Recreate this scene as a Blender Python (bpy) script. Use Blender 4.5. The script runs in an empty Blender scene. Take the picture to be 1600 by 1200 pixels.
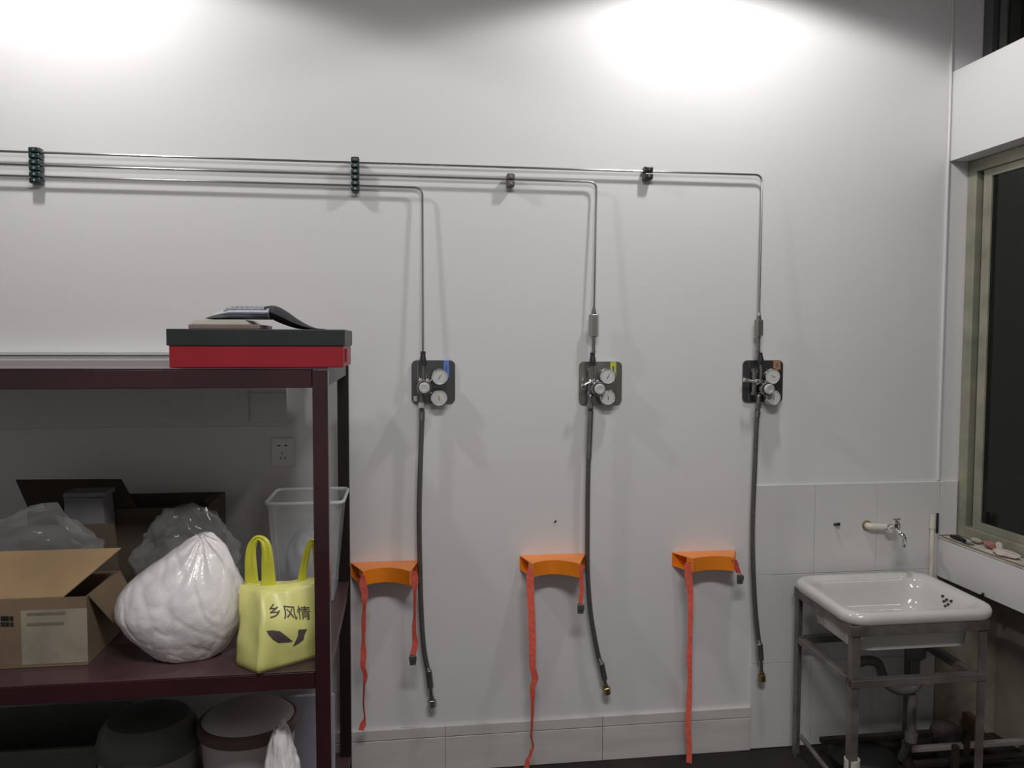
import bpy, bmesh, math, random
from mathutils import Vector, Matrix, noise
random.seed(7)
S = bpy.context.scene
COL = S.collection
PI = math.pi

# ------------------------------------------------------------------ camera
AX_R = Vector((0.99088, -0.13468, 0.00282)); AX_U = Vector((0.00436, 0.05297, 0.99859)); AX_F = Vector((0.13464, 0.98947, -0.05307))
FPX = 1250.45; CAM = Vector((0, -2.92, 1.6))
cd = bpy.data.cameras.new('camera'); cam = bpy.data.objects.new('camera', cd); COL.objects.link(cam)
cd.sensor_width = 36; cd.lens = FPX / 1600 * 36; cd.clip_start = .02
B = -AX_F
cam.matrix_world = Matrix(((AX_R.x, AX_U.x, B.x, CAM.x), (AX_R.y, AX_U.y, B.y, CAM.y), (AX_R.z, AX_U.z, B.z, CAM.z), (0, 0, 0, 1)))
S.camera = cam
# ------------------------------------------------------------------ world, lights, exposure
wd = bpy.data.worlds.new('world'); S.world = wd; wd.use_nodes = True
wd.node_tree.nodes['Background'].inputs[0].default_value = (1, .98, .96, 1)
wd.node_tree.nodes['Background'].inputs[1].default_value = .24
S.view_settings.view_transform = 'Standard'; S.view_settings.look = 'None'; S.view_settings.gamma = 1
S.view_settings.use_curve_mapping = False; S.view_settings.exposure = 0.0

def spot(name, loc, target, power, angle, blend, size, color):
    l = bpy.data.lights.new(name, 'SPOT'); l.energy = power; l.spot_size = math.radians(angle); l.spot_blend = blend
    l.shadow_soft_size = size; l.color = color
    o = bpy.data.objects.new(name, l); COL.objects.link(o); o.location = loc
    o.rotation_euler = (Vector(target) - Vector(loc)).to_track_quat('-Z', 'Y').to_euler(); return o
spot('wall_lamp', (-1.15, -.60, 3.08), (-1.15, -.60, 0), 41, 149, .14, .06, (1, .985, .98))
spot('wall_lamp', (1.13, -.60, 3.08), (1.13, -.60, 0), 41, 149, .14, .06, (1, .985, .98))
def area(name, loc, target, power, sx, sy, color):
    l = bpy.data.lights.new(name, 'AREA'); l.energy = power; l.shape = 'RECTANGLE'; l.size = sx; l.size_y = sy; l.color = color
    o = bpy.data.objects.new(name, l); COL.objects.link(o); o.location = loc
    o.rotation_euler = (Vector(target) - Vector(loc)).to_track_quat('-Z', 'Y').to_euler(); return o
area('ceiling_fill_light', (.3, -2.75, 3.27), (.3, -2.75, 0), 62, 1.2, .3, (1, .985, .975))  # unseen fill light, added to lift the lower wall and the shelf fronts

def at(px, py, Y):
    d = AX_F * FPX + AX_R * (px - 800) - AX_U * (py - 600); return CAM + d * ((Y - CAM.y) / d.y)
def atz(px, py, Z):
    d = AX_F * FPX + AX_R * (px - 800) - AX_U * (py - 600); return CAM + d * ((Z - CAM.z) / d.z)

# ------------------------------------------------------------------ materials
MC = {}
def M(name, col=(.5, .5, .5), rough=.5, metal=0, var=.06, vscale=6, bump=0, bscale=60, alpha=1, trans=0, coat=0, spec=.5, col2=None, streak=None):
    if name in MC: return MC[name]
    m = bpy.data.materials.new(name); m.use_nodes = True; nt = m.node_tree; N = nt.nodes; Lk = nt.links
    b = N['Principled BSDF']
    tc = N.new('ShaderNodeTexCoord'); src = tc.outputs['Object']
    if streak:
        mp = N.new('ShaderNodeMapping'); mp.inputs['Scale'].default_value = streak; Lk.new(src, mp.inputs[0]); src = mp.outputs[0]
    nz = N.new('ShaderNodeTexNoise'); nz.inputs['Scale'].default_value = vscale; nz.inputs['Detail'].default_value = 5
    Lk.new(src, nz.inputs['Vector'])
    mx = N.new('ShaderNodeMix'); mx.data_type = 'RGBA'
    c2 = col2 or tuple(max(0, c * (1 - var * 2)) for c in col); c1 = col if col2 else tuple(min(1, c * (1 + var)) for c in col)
    mx.inputs[6].default_value = (*c1, 1); mx.inputs[7].default_value = (*c2, 1)
    rp = N.new('ShaderNodeValToRGB'); rp.color_ramp.elements[0].position = .35; rp.color_ramp.elements[1].position = .7
    Lk.new(nz.outputs[0], rp.inputs[0]); Lk.new(rp.outputs[0], mx.inputs[0]); Lk.new(mx.outputs[2], b.inputs['Base Color'])
    b.inputs['Roughness'].default_value = rough; b.inputs['Metallic'].default_value = metal
    b.inputs['Specular IOR Level'].default_value = spec
    b.inputs['Alpha'].default_value = alpha; b.inputs['Transmission Weight'].default_value = trans; b.inputs['Coat Weight'].default_value = coat
    if bump:
        n2 = N.new('ShaderNodeTexNoise'); n2.inputs['Scale'].default_value = bscale; n2.inputs['Detail'].default_value = 4
        Lk.new(tc.outputs['Object'], n2.inputs['Vector'])
        bp = N.new('ShaderNodeBump'); bp.inputs['Strength'].default_value = bump; bp.inputs['Distance'].default_value = .004
        Lk.new(n2.outputs[0], bp.inputs['Height']); Lk.new(bp.outputs[0], b.inputs['Normal'])
    MC[name] = m; return m
def clearM(name, col, fac, rough):
    m = bpy.data.materials.new(name); m.use_nodes = True; nt = m.node_tree; N = nt.nodes; Lk = nt.links
    b = N['Principled BSDF']; out = N['Material Output']; b.inputs['Base Color'].default_value = (*col, 1); b.inputs['Roughness'].default_value = rough
    b.inputs['Specular IOR Level'].default_value = .8
    t = N.new('ShaderNodeBsdfTransparent'); mx = N.new('ShaderNodeMixShader'); mx.inputs[0].default_value = fac
    tc = N.new('ShaderNodeTexCoord'); nz = N.new('ShaderNodeTexNoise'); nz.inputs['Scale'].default_value = 14
    mr = N.new('ShaderNodeMapRange'); mr.inputs[3].default_value = max(0, fac - .12); mr.inputs[4].default_value = min(1, fac + .12)
    Lk.new(tc.outputs['Object'], nz.inputs['Vector']); Lk.new(nz.outputs[0], mr.inputs[0]); Lk.new(mr.outputs[0], mx.inputs[0])
    Lk.new(t.outputs[0], mx.inputs[1]); Lk.new(b.outputs[0], mx.inputs[2]); Lk.new(mx.outputs[0], out.inputs[0]); return m

wall_m = M('wall_paint', (.70, .69, .695), .42, var=.012, vscale=1.2, bump=.04, bscale=35, spec=.35)
tile_m = M('white_tile', (.64, .63, .625), .22, var=.02, vscale=2)
skirt_m = M('grey_marble_tile', (.60, .575, .56), .3, var=.05, vscale=3, streak=(1, 1, 6))
floor_m = M('dark_floor', (.016, .012, .010), .7, var=.3, vscale=4, bump=.2)
rawwall_m = M('bare_cement', (.34, .30, .24), .8, var=.2, vscale=5, bump=.4)
white_pl = M('white_plastic', (.62, .62, .62), .35, var=.02)
sock_m = M('socket_plastic', (.74, .75, .75), .3, var=.01)
black_m = M('black_plastic', (.012, .014, .014), .35, var=.1)
green_m = M('dark_green_plastic', (.008, .03, .026), .35, var=.1)
steel = M('stainless_tube', (.50, .50, .49), .22, 1, var=.05)
chrome = M('chrome', (.85, .85, .85), .08, 1, var=.02)
dsteel = M('dark_polished_steel', (.14, .14, .145), .28, .85, var=.25, vscale=9, streak=(1, 1, .15))  # streaky light and dark tone paints reflections into the steel colour
bsteel = M('brown_polished_steel', (.26, .25, .23), .3, .8, var=.3, vscale=14, streak=(1, 1, .2))  # brownish steel; its contrasting streaks are reflections painted into the colour
fsteel = M('fitting_steel', (.30, .30, .29), .28, .9, var=.1, vscale=20)
darkfit = M('blackened_fitting', (.05, .05, .052), .35, .6, var=.1)
dial_m = M('dial_white', (.62, .62, .60), .25, var=.01)
ink_m = M('black_ink', (.01, .01, .01), .5)
braid_m = M('braided_steel', (.17, .165, .16), .42, .6, var=.35, vscale=350)
brass = M('brass', (.42, .33, .17), .3, 1, var=.1)
orange = M('orange_enamel', (.90, .25, .012), .33, var=.06, vscale=8, coat=.2)
strap_m = M('red_webbing', (1.0, .16, .11), .6, var=.12, vscale=60, bump=.3, bscale=300)
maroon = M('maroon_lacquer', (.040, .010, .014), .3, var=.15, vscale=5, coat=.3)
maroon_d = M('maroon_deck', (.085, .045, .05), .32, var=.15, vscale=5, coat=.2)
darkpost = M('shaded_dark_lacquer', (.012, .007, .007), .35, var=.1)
ceramic = M('ceramic_glaze', (.60, .585, .565), .12, var=.03, vscale=5, coat=.4)
rim_m = M('ceramic_rim', (.62, .61, .59), .16, var=.08, vscale=14, coat=.3)
galv = M('painted_angle_iron', (.17, .155, .145), .45, .3, var=.2, vscale=12, bump=.2)
pvc_g = M('grey_pvc', (.13, .12, .115), .45, var=.1)
pvc_w = M('white_pvc', (.62, .60, .52), .4, var=.05)
frame_m = M('olive_aluminium', (.33, .33, .25), .4, .3, var=.12, vscale=8)
darkframe = M('grey_window_frame', (.10, .10, .10), .45, .2)
night = M('night_outside', (.012, .014, .011), .9)
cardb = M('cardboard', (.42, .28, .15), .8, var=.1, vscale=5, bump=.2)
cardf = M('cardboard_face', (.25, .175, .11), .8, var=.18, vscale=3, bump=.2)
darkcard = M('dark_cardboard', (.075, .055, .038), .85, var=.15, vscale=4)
greycard = M('grey_carton', (.17, .165, .175), .7, var=.08)
redbox = M('red_box_board', (.34, .012, .022), .4, var=.05)
blkbox = M('black_box_board', (.022, .028, .026), .45, var=.08)
paper = M('cream_paper', (.58, .56, .50), .7, var=.05)
brownpaper = M('brown_paper', (.25, .18, .15), .7, var=.1)
bluep = M('blue_print', (.16, .18, .30), .6, var=.2, vscale=30)
clothb = M('black_cloth', (.018, .018, .022), .75, var=.2, bump=.5, bscale=90)
bagw = M('white_bag_film', (.86, .82, .82), .24, var=.05, vscale=5, bump=.9, bscale=28)
bagy = M('yellow_bag_film', (.76, .73, .25), .38, var=.07, vscale=6, bump=.4, bscale=20)
bagy2 = M('yellow_bag_handle_film', (.66, .64, .06), .38, var=.08, vscale=9, bump=.4, bscale=20)
print_m = M('brown_print', (.09, .065, .06), .6)
clear_t = clearM('clear_tub_plastic', (.72, .74, .76), .28, .12)
clear_b = clearM('clear_bag_film', (.40, .41, .41), .26, .10)
binm = M('grey_bin_plastic', (.28, .285, .27), .45, var=.05)
binlid = M('dark_grey_lid', (.10, .105, .10), .5, var=.08)
bucket = M('white_bucket_plastic', (.50, .47, .46), .4, var=.03)
redlab = M('faded_red_band', (.15, .09, .08), .5, var=.1)
lbl_b = M('blue_label', (.12, .22, .60), .4); lbl_y = M('yellow_label', (.60, .60, .05), .4); lbl_o = M('orange_label', (.42, .20, .09), .4); lbl_r = M('pale_red_label', (.55, .20, .18), .4)
rust = M('dark_iron', (.045, .035, .03), .6, .3, var=.3)
taupe = M('taupe_bar_paint', (.30, .27, .25), .6, var=.1)
plaster = M('plaster_crumb', (.50, .46, .42), .9, var=.2, bump=.8)
brickr = M('brick_crumb', (.34, .15, .12), .9, var=.2, bump=.8)

# ------------------------------------------------------------------ mesh helpers
def box(bm, x0, x1, y0, y1, z0, z1, bev=0, seg=2):
    r = bmesh.ops.create_cube(bm, size=1)['verts']
    for v in r: v.co = Vector((x0 + (v.co.x + .5) * (x1 - x0), y0 + (v.co.y + .5) * (y1 - y0), z0 + (v.co.z + .5) * (z1 - z0)))
    if bev:
        es = list({e for v in r for e in v.link_edges})
        bmesh.ops.bevel(bm, geom=es, offset=bev, segments=seg, profile=.5, affect='EDGES')
def hull(bm, bot, top):
    a = [bm.verts.new(p) for p in bot]; b = [bm.verts.new(p) for p in top]; n = len(a)
    bm.faces.new(a[::-1]); bm.faces.new(b)
    for i in range(n): bm.faces.new((a[i], a[(i + 1) % n], b[(i + 1) % n], b[i]))
def frame_dirs(pts):
    out = []
    up = None
    for i in range(len(pts)):
        t = (pts[min(i + 1, len(pts) - 1)] - pts[max(i - 1, 0)]).normalized()
        if up is None:
            up = Vector((0, 0, 1)) if abs(t.z) < .9 else Vector((0, 1, 0))
        u = t.cross(up).normalized(); up = u.cross(t).normalized()
        out.append((t, u, up))
    return out
def tube(bm, pts, r, n=10, cap=True):
    pts = [Vector(p) for p in pts]; fd = frame_dirs(pts); rings = []
    for i, p in enumerate(pts):
        rr = r[i] if isinstance(r, (list, tuple)) else r
        rings.append([bm.verts.new(p + (fd[i][1] * math.cos(2 * PI * k / n) + fd[i][2] * math.sin(2 * PI * k / n)) * rr) for k in range(n)])
    for a, b in zip(rings, rings[1:]):
        for k in range(n): bm.faces.new((a[k], a[(k + 1) % n], b[(k + 1) % n], b[k]))
    if cap: bm.faces.new(rings[0][::-1]); bm.faces.new(rings[-1])
def smooth_path(pts, n=8):
    pts = [Vector(p) for p in pts]; o = []
    P = [pts[0]] + pts + [pts[-1]]
    for i in range(1, len(P) - 2):
        for k in range(n):
            t = k / n; a, b, c, d = P[i - 1], P[i], P[i + 1], P[i + 2]
            o.append(.5 * ((2 * b) + (c - a) * t + (2 * a - 5 * b + 4 * c - d) * t * t + (3 * b - a - 3 * c + d) * t ** 3))
    o.append(pts[-1]); return o
def fillet(pts, r, n=6):
    pts = [Vector(p) for p in pts]; o = [pts[0]]
    for a, b, c in zip(pts, pts[1:], pts[2:]):
        p = b + (a - b).normalized() * r; q = b + (c - b).normalized() * r
        for k in range(n + 1):
            t = k / n; o.append((1 - t) ** 2 * p + 2 * t * (1 - t) * b + t * t * q)
    o.append(pts[-1]); return o
def cyl(bm, a, b, r, n=20, r2=None, bev=0):
    a = Vector(a); b = Vector(b); r2 = r if r2 is None else r2
    if bev:
        d = (b - a).normalized()
        tube(bm, [a, a + d * bev * .01, a + d * bev, b - d * bev, b - d * bev * .01, b], [r - bev, r - bev * .9, r, r2, r2 - bev * .9, r2 - bev], n)
    else: tube(bm, [a, b], [r, r2], n)
def lathe(bm, prof, c, n=28, axis='z'):
    rings = []
    for r, z in prof:
        ring = []
        for k in range(n):
            a = 2 * PI * k / n
            if axis == 'z': v = Vector((r * math.cos(a), r * math.sin(a), z))
            else: v = Vector((r * math.cos(a), -z, r * math.sin(a)))
            ring.append(bm.verts.new(v + Vector(c)))
        rings.append(ring)
    for a, b in zip(rings, rings[1:]):
        for k in range(n): bm.faces.new((a[k], a[(k + 1) % n], b[(k + 1) % n], b[k]))
    bm.faces.new(rings[0][::-1]); bm.faces.new(rings[-1])
ORG = {}
def NB(): return bmesh.new()
def obj(name, bm, m, parent=None, smooth=False, mods=None):
    bmesh.ops.recalc_face_normals(bm, faces=bm.faces)
    if parent is None:
        xs = [v.co for v in bm.verts]; c = Vector((sum(v.x for v in xs) / len(xs), sum(v.y for v in xs) / len(xs), min(v.z for v in xs)))
    else: c = ORG[parent.name]
    bmesh.ops.translate(bm, verts=bm.verts, vec=-c)
    me = bpy.data.meshes.new(name); bm.to_mesh(me); bm.free(); me.materials.append(m)
    o = bpy.data.objects.new(name, me); COL.objects.link(o)
    if parent: o.parent = parent
    else: o.location = c
    ORG[o.name] = c
    if smooth:
        me.polygons.foreach_set('use_smooth', [True] * len(me.polygons))
        try: me.set_sharp_from_angle(angle=math.radians(smooth if smooth > 1 else 35))
        except Exception: pass
    return o
def thing(name, label, cat, loc, group=None):
    o = bpy.data.objects.new(name, None); COL.objects.link(o); o.location = loc; o.empty_display_size = .05
    o['label'] = label; o['category'] = cat; ORG[o.name] = Vector(loc)
    if group: o['group'] = group
    return o
def tag(o, label, cat, group=None):
    o['label'] = label; o['category'] = cat
    if group: o['group'] = group
    return o
def struct(name, bm, m, parent=None, **k):
    o = obj(name, bm, m, parent, **k)
    if parent is None: o['kind'] = 'structure'
    return o
def bx(*a, bev=0, seg=2):
    bm = NB(); box(bm, *a, bev=bev, seg=seg); return bm

# ------------------------------------------------------------------ setting
struct('floor', bx(-4, 3, -5, .0, -.1, 0), floor_m)
wb = struct('wall_back', bx(-4, 2.6, 0, .15, -.1, 3.3), wall_m)
struct('ceiling', bx(-4, 3, -5, .15, 3.3, 3.4), M('ceiling_paint', (.33, .33, .33), .8))
# wall tiles on the back wall behind the sink (columns x rows)
cols = [(1.344, 1.5935), (1.5945, 1.8550), (1.8560, 2.125)]
for z0, z1 in ((.6945, 1.047), (.3425, .6935), (.003, .3415)):
    for x0, x1 in cols: obj('wall_tile', bx(x0, x1, -.009, 0, z0, z1, bev=.0012, seg=1), tile_m, wb)
obj('wall_tile', bx(2.127, 2.2, -.009, 0, .83, 1.047, bev=.0012, seg=1), tile_m, wb)
# skirting
bb = struct('baseboard_back', bx(-4, 1.342, -.006, -.0005, .0005, .172), skirt_m)
for i in range(7):
    x0 = -2.85 + i * .6 - .0
    x1 = min(x0 + .598, 1.342)
    obj('skirting_tile', bx(x0, x1, -.014, -.006, .001, .1305, bev=.001, seg=1), skirt_m, bb)
    obj('skirting_strip', bx(x0, x1, -.013, -.006, .1335, .172, bev=.001, seg=1), skirt_m, bb)
# corner bead of the back wall
bm = NB(); tube(bm, [(2.117, -.004, 1.05), (2.117, -.004, 3.3)], .006, 10); struct('trim_1', bm, tile_m, smooth=True)
# right wall: beam, sill wall, dark foot
wr = struct('wall_right', bx(2.125, 2.45, -3, -.0005, .667, .818), wall_m)
obj('beam', bx(2.125, 2.4, -3, -.0005, 2.31, 2.652), wall_m, wr)
obj('foot_wall', bx(2.40, 2.45, -3, -.0005, 0, .6665), rawwall_m, wr)
obj('rendered_patch', bx(2.13, 2.399, -.006, -.0005, 0, .6665), rawwall_m, wr)
for i in range(6):
    obj('apron_tile', bx(2.117, 2.125, -.498 - .5 * i, -.002 - .5 * i, .667, .817, bev=.001, seg=1), tile_m, wr)
obj('sill_slab', bx(2.118, 2.32, -3, -.001, .818, .826, bev=.002), plaster, wr)
# windows
def window(name, xf, z0, z1, m, sash, gap):
    bm = NB()
    box(bm, xf, xf + .07, -.05, -.002, z0, z1, .003)
    box(bm, xf, xf + .07, -3, -2.95, z0, z1, .003)
    box(bm, xf, xf + .07, -2.95, -.05, z0, z0 + .045, .003)
    box(bm, xf, xf + .07, -2.95, -.05, z1 - .045, z1, .003)
    w = struct(name, bm, m)
    y0 = -.075
    n = 3
    for i in range(n):
        ya = y0 - i * .955; yb = ya - .95; xs = xf + .012 + (.022 if i % 2 else 0)
        bm = NB(); s = sash
        box(bm, xs, xs + .02, ya - s, ya, z0 + .045, z1 - .045, .002); box(bm, xs, xs + .02, yb, yb + s, z0 + .045, z1 - .045, .002)
        box(bm, xs, xs + .02, yb + s, ya - s, z0 + .045, z0 + .045 + s * .7, .002); box(bm, xs, xs + .02, yb + s, ya - s, z1 - .045 - s * .7, z1 - .045, .002)
        f = obj('sash', bm, m, w)
        g = obj('pane', bx(xs + .008, xs + .013, yb + s * .9, ya - s * .9, z0 + .045 + s * .6, z1 - .045 - s * .6), glass_m, f)
    obj('channel', bx(xf + .03, xf + .068, -.076, -.05, z0 + .045, z1 - .045), ink_m, w)
    return w
glass_m = M('window_glass', (.012, .014, .011), .06, trans=.25, var=.02, spec=.3)
window('window_1', 2.205, .828, 2.308, frame_m, .042, 0)
window('window_2', 2.25, 2.653, 3.298, darkframe, .035, 0)
struct('night_backing', bx(2.45, 2.5, -3, -.0, 0, 3.3), night)  # dark panel added behind the panes, keeps world light out of the windows

# ------------------------------------------------------------------ gas pipes
def pipe(zs, xc, pts_end, label):
    y = -.024
    bx_ = at(*pts_end, -.042)
    p = fillet([(-3.2, y, zs[0]), (-.165, y, zs[1]), (xc, y, zs[2]), tuple(bx_)], .03, 7)
    bm = NB(); tube(bm, p, .0042, 10)
    tag(obj('gas_pipe', bm, steel, smooth=True), label, 'pipe', 'stainless gas pipes on the white wall')
off = Vector((0, 0, 0))
def wx(px, py, Y=-.026):
    return at(px, py, Y)
a = wx(555, 254).z; b = wx(1185, 273).z
pipe((a, a, b), wx(1191, 285).x, (1186, 494), 'thin stainless gas pipe, topmost of three, running farthest right before turning down')
pipe((wx(555, 273).z, wx(555, 273).z, wx(925, 284).z), wx(932, 292).x, (928, 482), 'thin stainless gas pipe, middle of three, turning down to the yellow-tagged regulator')
pipe((wx(555, 290).z, wx(555, 290).z, wx(650, 293).z), wx(660, 300).x, (661, 552), 'thin stainless gas pipe, lowest of three, turning down to the blue-tagged regulator')

def clamp(px, py0, py1, w, n, mat, label, rings):
    zt = at(px, py0, -.03).z; zb = at(px, py1, -.03).z; x = at(px, (py0 + py1) / 2, -.03).x
    t = thing('pipe_clamp', label, 'clamp', (x, -.001, zb), 'pipe clamps holding the gas pipes')
    h = (zt - zb) / n
    for i in range(n):
        z = zb + h * i
        obj('clamp_block', bx(x - w / 2, x + w / 2, -.040, -.004, z + .0006, z + h - .0006, bev=.0045, seg=2), mat, t)
        bm = NB(); cyl(bm, (x, -.0398, z + h / 2), (x, -.0425, z + h / 2), .0042, 6); obj('bolt', bm, chrome, t)
    obj('rail', bx(x - w * .3, x + w * .3, -.004, -.0005, zb + .002, zt - .002), fsteel, t)
clamp(55, 230, 287, .036, 6, green_m, 'tall dark green six-hole pipe clamp farthest left on the gas pipes', 6)
clamp(555, 245, 300, .028, 6, green_m, 'tall dark green six-hole pipe clamp just before the lowest pipe turns down', 6)
clamp(798, 271, 292, .028, 2, M('grey_clamp', (.10, .09, .09), .4), 'small dark grey two-bolt clamp on the middle gas pipe', 2)
clamp(1013, 260, 281, .033, 2, black_m, 'small black two-bolt clamp on the topmost gas pipe', 2)

# ------------------------------------------------------------------ flashback arrestors
def arrestor(px, py0, py1, py2, label):
    y = -.042
    p0 = at(px, py0, y); x = p0.x; z0 = p0.z; z1 = at(px, py1, y).z; z2 = at(px, py2, y).z; ze = z2
    t = thing('flashback_arrestor', label, 'gas fitting', (x, y, ze), 'steel arrestors above the regulator plates')
    bm = NB(); cyl(bm, (x, y, z1), (x, y, z0 - .024), .0185, 6, bev=.002); obj('hex_body', bm, M('hex_steel', (.38, .37, .34), .25, .85, var=.1), t)
    bm = NB(); cyl(bm, (x, y, z0 - .024), (x, y, z0 - .018), .010, 16); cyl(bm, (x, y, z0 - .018), (x, y, z0 - .008), .0085, 6); cyl(bm, (x, y, z0 - .008), (x, y, z0 + .004), .0065, 14, r2=.0046); obj('compression_nut', bm, fsteel, t)
    bm = NB(); cyl(bm, (x, y, z1), (x, y, z1 - .010), .0095, 6); cyl(bm, (x, y, z1 - .010), (x, y, z2 + .012), .0062, 14); cyl(bm, (x, y, z2 + .012), (x, y, z2 + .004), .0088, 6); cyl(bm, (x, y, z2 + .004), (x, y, z2 - .006), .006, 12); obj('outlet_stem', bm, fsteel, t)
arrestor(928, 481, 526, 553, 'long hexagonal steel flashback arrestor above the yellow-tagged regulator')
arrestor(1186, 490, 525, 553, 'long hexagonal steel flashback arrestor above the rightmost regulator')

# ------------------------------------------------------------------ regulator panels
def gauge(t, px, py, Y, r, ang, rim=chrome):
    c = at(px, py, Y)
    bm = NB(); lathe(bm, [(r * .55, -.030), (r * .98, -.026), (r, -.004), (r * .97, 0), (r * .90, .0005), (r * .86, -.003), (.001, -.003)], c, 28, 'y')
    g = obj('gauge', bm, rim, t, smooth=True)
    bm = NB(); lathe(bm, [(r * .87, -.0028), (r * .87, -.0018), (.0005, -.0018)], c, 28, 'y'); obj('dial', bm, dial_m, g)
    bm = NB()
    for k in range(11):
        a = math.radians(225 - k * 27); d = Vector((math.cos(a), 0, math.sin(a))); q = Vector((-d.z, 0, d.x)) * .0004
        for v0 in ((.66, .80),):
            p0 = c + d * r * v0[0]; p1 = c + d * r * v0[1]; yy = Vector((0, -.0022, 0))
            vs = [bm.verts.new(p + yy) for p in (p0 - q, p1 - q, p1 + q, p0 + q)]; bm.faces.new(vs)
    obj('tick_marks', bm, ink_m, g)
    a = math.radians(ang); d = Vector((math.cos(a), 0, math.sin(a))); q = Vector((-d.z, 0, d.x)) * .0011
    bm = NB(); yy = Vector((0, -.003, 0)); y2 = Vector((0, -.0036, 0))
    f = [c - d * r * .25 - q, c + d * r * .6, c - d * r * .25 + q]
    hull(bm, [p + yy for p in f], [p + y2 for p in f]); obj('needle', bm, ink_m, g)
    bm = NB(); cyl(bm, c + Vector((0, .028, 0)), (c.x, -.004, c.z), .008, 12); obj('gauge_stem', bm, fsteel, t, smooth=True)
    # coupling between gauge and body
    return c
def rod(bm, a, b, r, n=12, bev=0): cyl(bm, a, b, r, n, bev=bev)
def regulator(pl, mat, inlet, kn, gs, hose, label, tagm, tagpx, lever=None, nut=darkfit, small=None, group='gas regulator panels'):
    (x0, y0), (x1, y1) = pl
    A = at(x0, y0, -.006); Bp = at(x1, y1, -.006)
    t = thing('regulator_panel', label, 'gas regulator', ((A.x + Bp.x) / 2, -.0005, Bp.z), group)
    bm = NB(); box(bm, A.x, Bp.x, -.008, -.0005, Bp.z, A.z)
    es = [e for e in bm.edges if abs(e.verts[0].co.y - e.verts[1].co.y) > .001]
    bmesh.ops.bevel(bm, geom=es, offset=.018, segments=5, profile=.5, affect='EDGES'); obj('back_plate', bm, mat, t)
    sx = at(pl[0][0] + 9, y0, -.008).x
    obj('folded_edge', bx(sx, sx + .003, -.011, -.008, Bp.z + .004, A.z - .004), fsteel, t)
    # inlet fitting
    y = -.042; p = at(*inlet[0], y); q = at(*inlet[1], y)
    bm = NB(); cyl(bm, (q.x, y, q.z - .012), (q.x, y, q.z + .004), .0125, 6); cyl(bm, (q.x, y, q.z + .004), (p.x, y, p.z - .010), .0118, 16, r2=.0085); cyl(bm, (p.x, y, p.z - .010), (p.x, y, p.z), .0095, 6)
    obj('inlet_fitting', bm, nut, t, smooth=True)
    k = at(*kn, -.085); kb = Vector((k.x, -.04, k.z))
    bcx = at(hose[0], hose[1], -.042)
    bm = NB()
    cyl(bm, (q.x, y, q.z - .012), (q.x, y, k.z + .020), .0055, 14); cyl(bm, (q.x, y, k.z + .034), (q.x, y, k.z + .024), .010, 6)
    obj('inlet_stem', bm, fsteel, t, smooth=True)
    bm = NB(); lathe(bm, [(.014, -.05), (.026, -.046), (.027, -.030), (.024, -.024), (.020, -.018), (.010, -.012)], (k.x, k.y - .012, k.z), 28, 'y'); obj('regulator_body', bm, fsteel, t, smooth=True)
    bm = NB()
    for sx_ in (-.011, .015): lathe(bm, [(.004, -.03), (.0062, -.025), (.0062, 0), (.004, .003), (.001, .0035)], (q.x + sx_, -.062, k.z + .026), 14, 'y')
    obj('body_screws', bm, chrome, t, smooth=True)
    # knob
    R = .0195
    bm = NB(); lathe(bm, [(R * 1.18, -.020), (R * 1.18, -.006), (R * 1.1, -.003), (R * .9, -.003)], k, 30, 'y'); kb_ = obj('knob', bm, black_m, t, smooth=True)
    bm = NB(); lathe(bm, [(R, -.006), (R, .004), (R * .9, .007), (R * .55, .0075), (R * .5, .006), (.001, .006)], k, 24, 'y'); obj('knob_cap', bm, M('brushed_cap', (.72, .72, .71), .35, .5), kb_, smooth=True)
    for gx, gy, ga in gs:
        c = gauge(t, gx, gy, -.058, .0305, ga)
        bm = NB(); cyl(bm, (c.x, -.032, c.z), (k.x, -.032, k.z + (.008 if c.z > k.z else -.008)), .0068, 14); obj('gauge_coupling', bm, fsteel, t, smooth=True)
    # outlet
    bm = NB(); o = bcx
    tube(bm, fillet([(k.x, -.034, k.z - .012), (o.x, -.042, k.z - .028), (o.x, -.042, o.z)], .006), .0075, 12); obj('outlet_elbow', bm, fsteel, t, smooth=True)
    bm = NB(); cyl(bm, (o.x, -.042, o.z + .010), (o.x, -.042, o.z - .010), .0115, 6, bev=.001); obj('outlet_nut', bm, chrome if lever is None else fsteel, t)
    # label tag
    (tx0, ty0), (tx1, ty1) = tagpx; ta = at(tx0, ty0, -.012); tb = at(tx1, ty1, -.012)
    l = obj('name_tag', bx(ta.x, tb.x, -.0105, -.0085, tb.z, ta.z, bev=.0006, seg=1), tagm, t)
    obj('tag_print', bx(ta.x + .35 * (tb.x - ta.x), ta.x + .62 * (tb.x - ta.x), -.0112, -.0105, tb.z + .35 * (ta.z - tb.z), tb.z + .72 * (ta.z - tb.z)), M('tag_ink', (.10, .12, .22), .6), l)
    if lever:
        (lx0, ly), (lx1, ly1), m2 = lever
        a = at(lx0, ly, -.06); b = at(lx1, ly1, -.06)
        bm = NB(); cyl(bm, a, b, .0055, 12, bev=.001); lathe(bm, [(.006, -.04), (.011, -.03), (.011, 0), (.007, .004), (.001, .005)], (b.x, -.06, b.z), 16, 'y'); lathe(bm, [(.004, -.01), (.008, -.006), (.008, .004), (.001, .006)], (a.x, -.06, a.z), 14, 'y')
        obj('shutoff_valve', bm, m2, t, smooth=True)
        bm = NB(); cyl(bm, (b.x, -.035, b.z - .045), (b.x, -.035, b.z + .045), .0085, 14); cyl(bm, (b.x, -.035, b.z - .05), (b.x, -.035, b.z - .038), .012, 6); cyl(bm, (b.x, -.035, b.z + .04), (b.x, -.035, b.z + .05), .012, 6)
        obj('valve_body', bm, fsteel, t, smooth=True)
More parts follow.
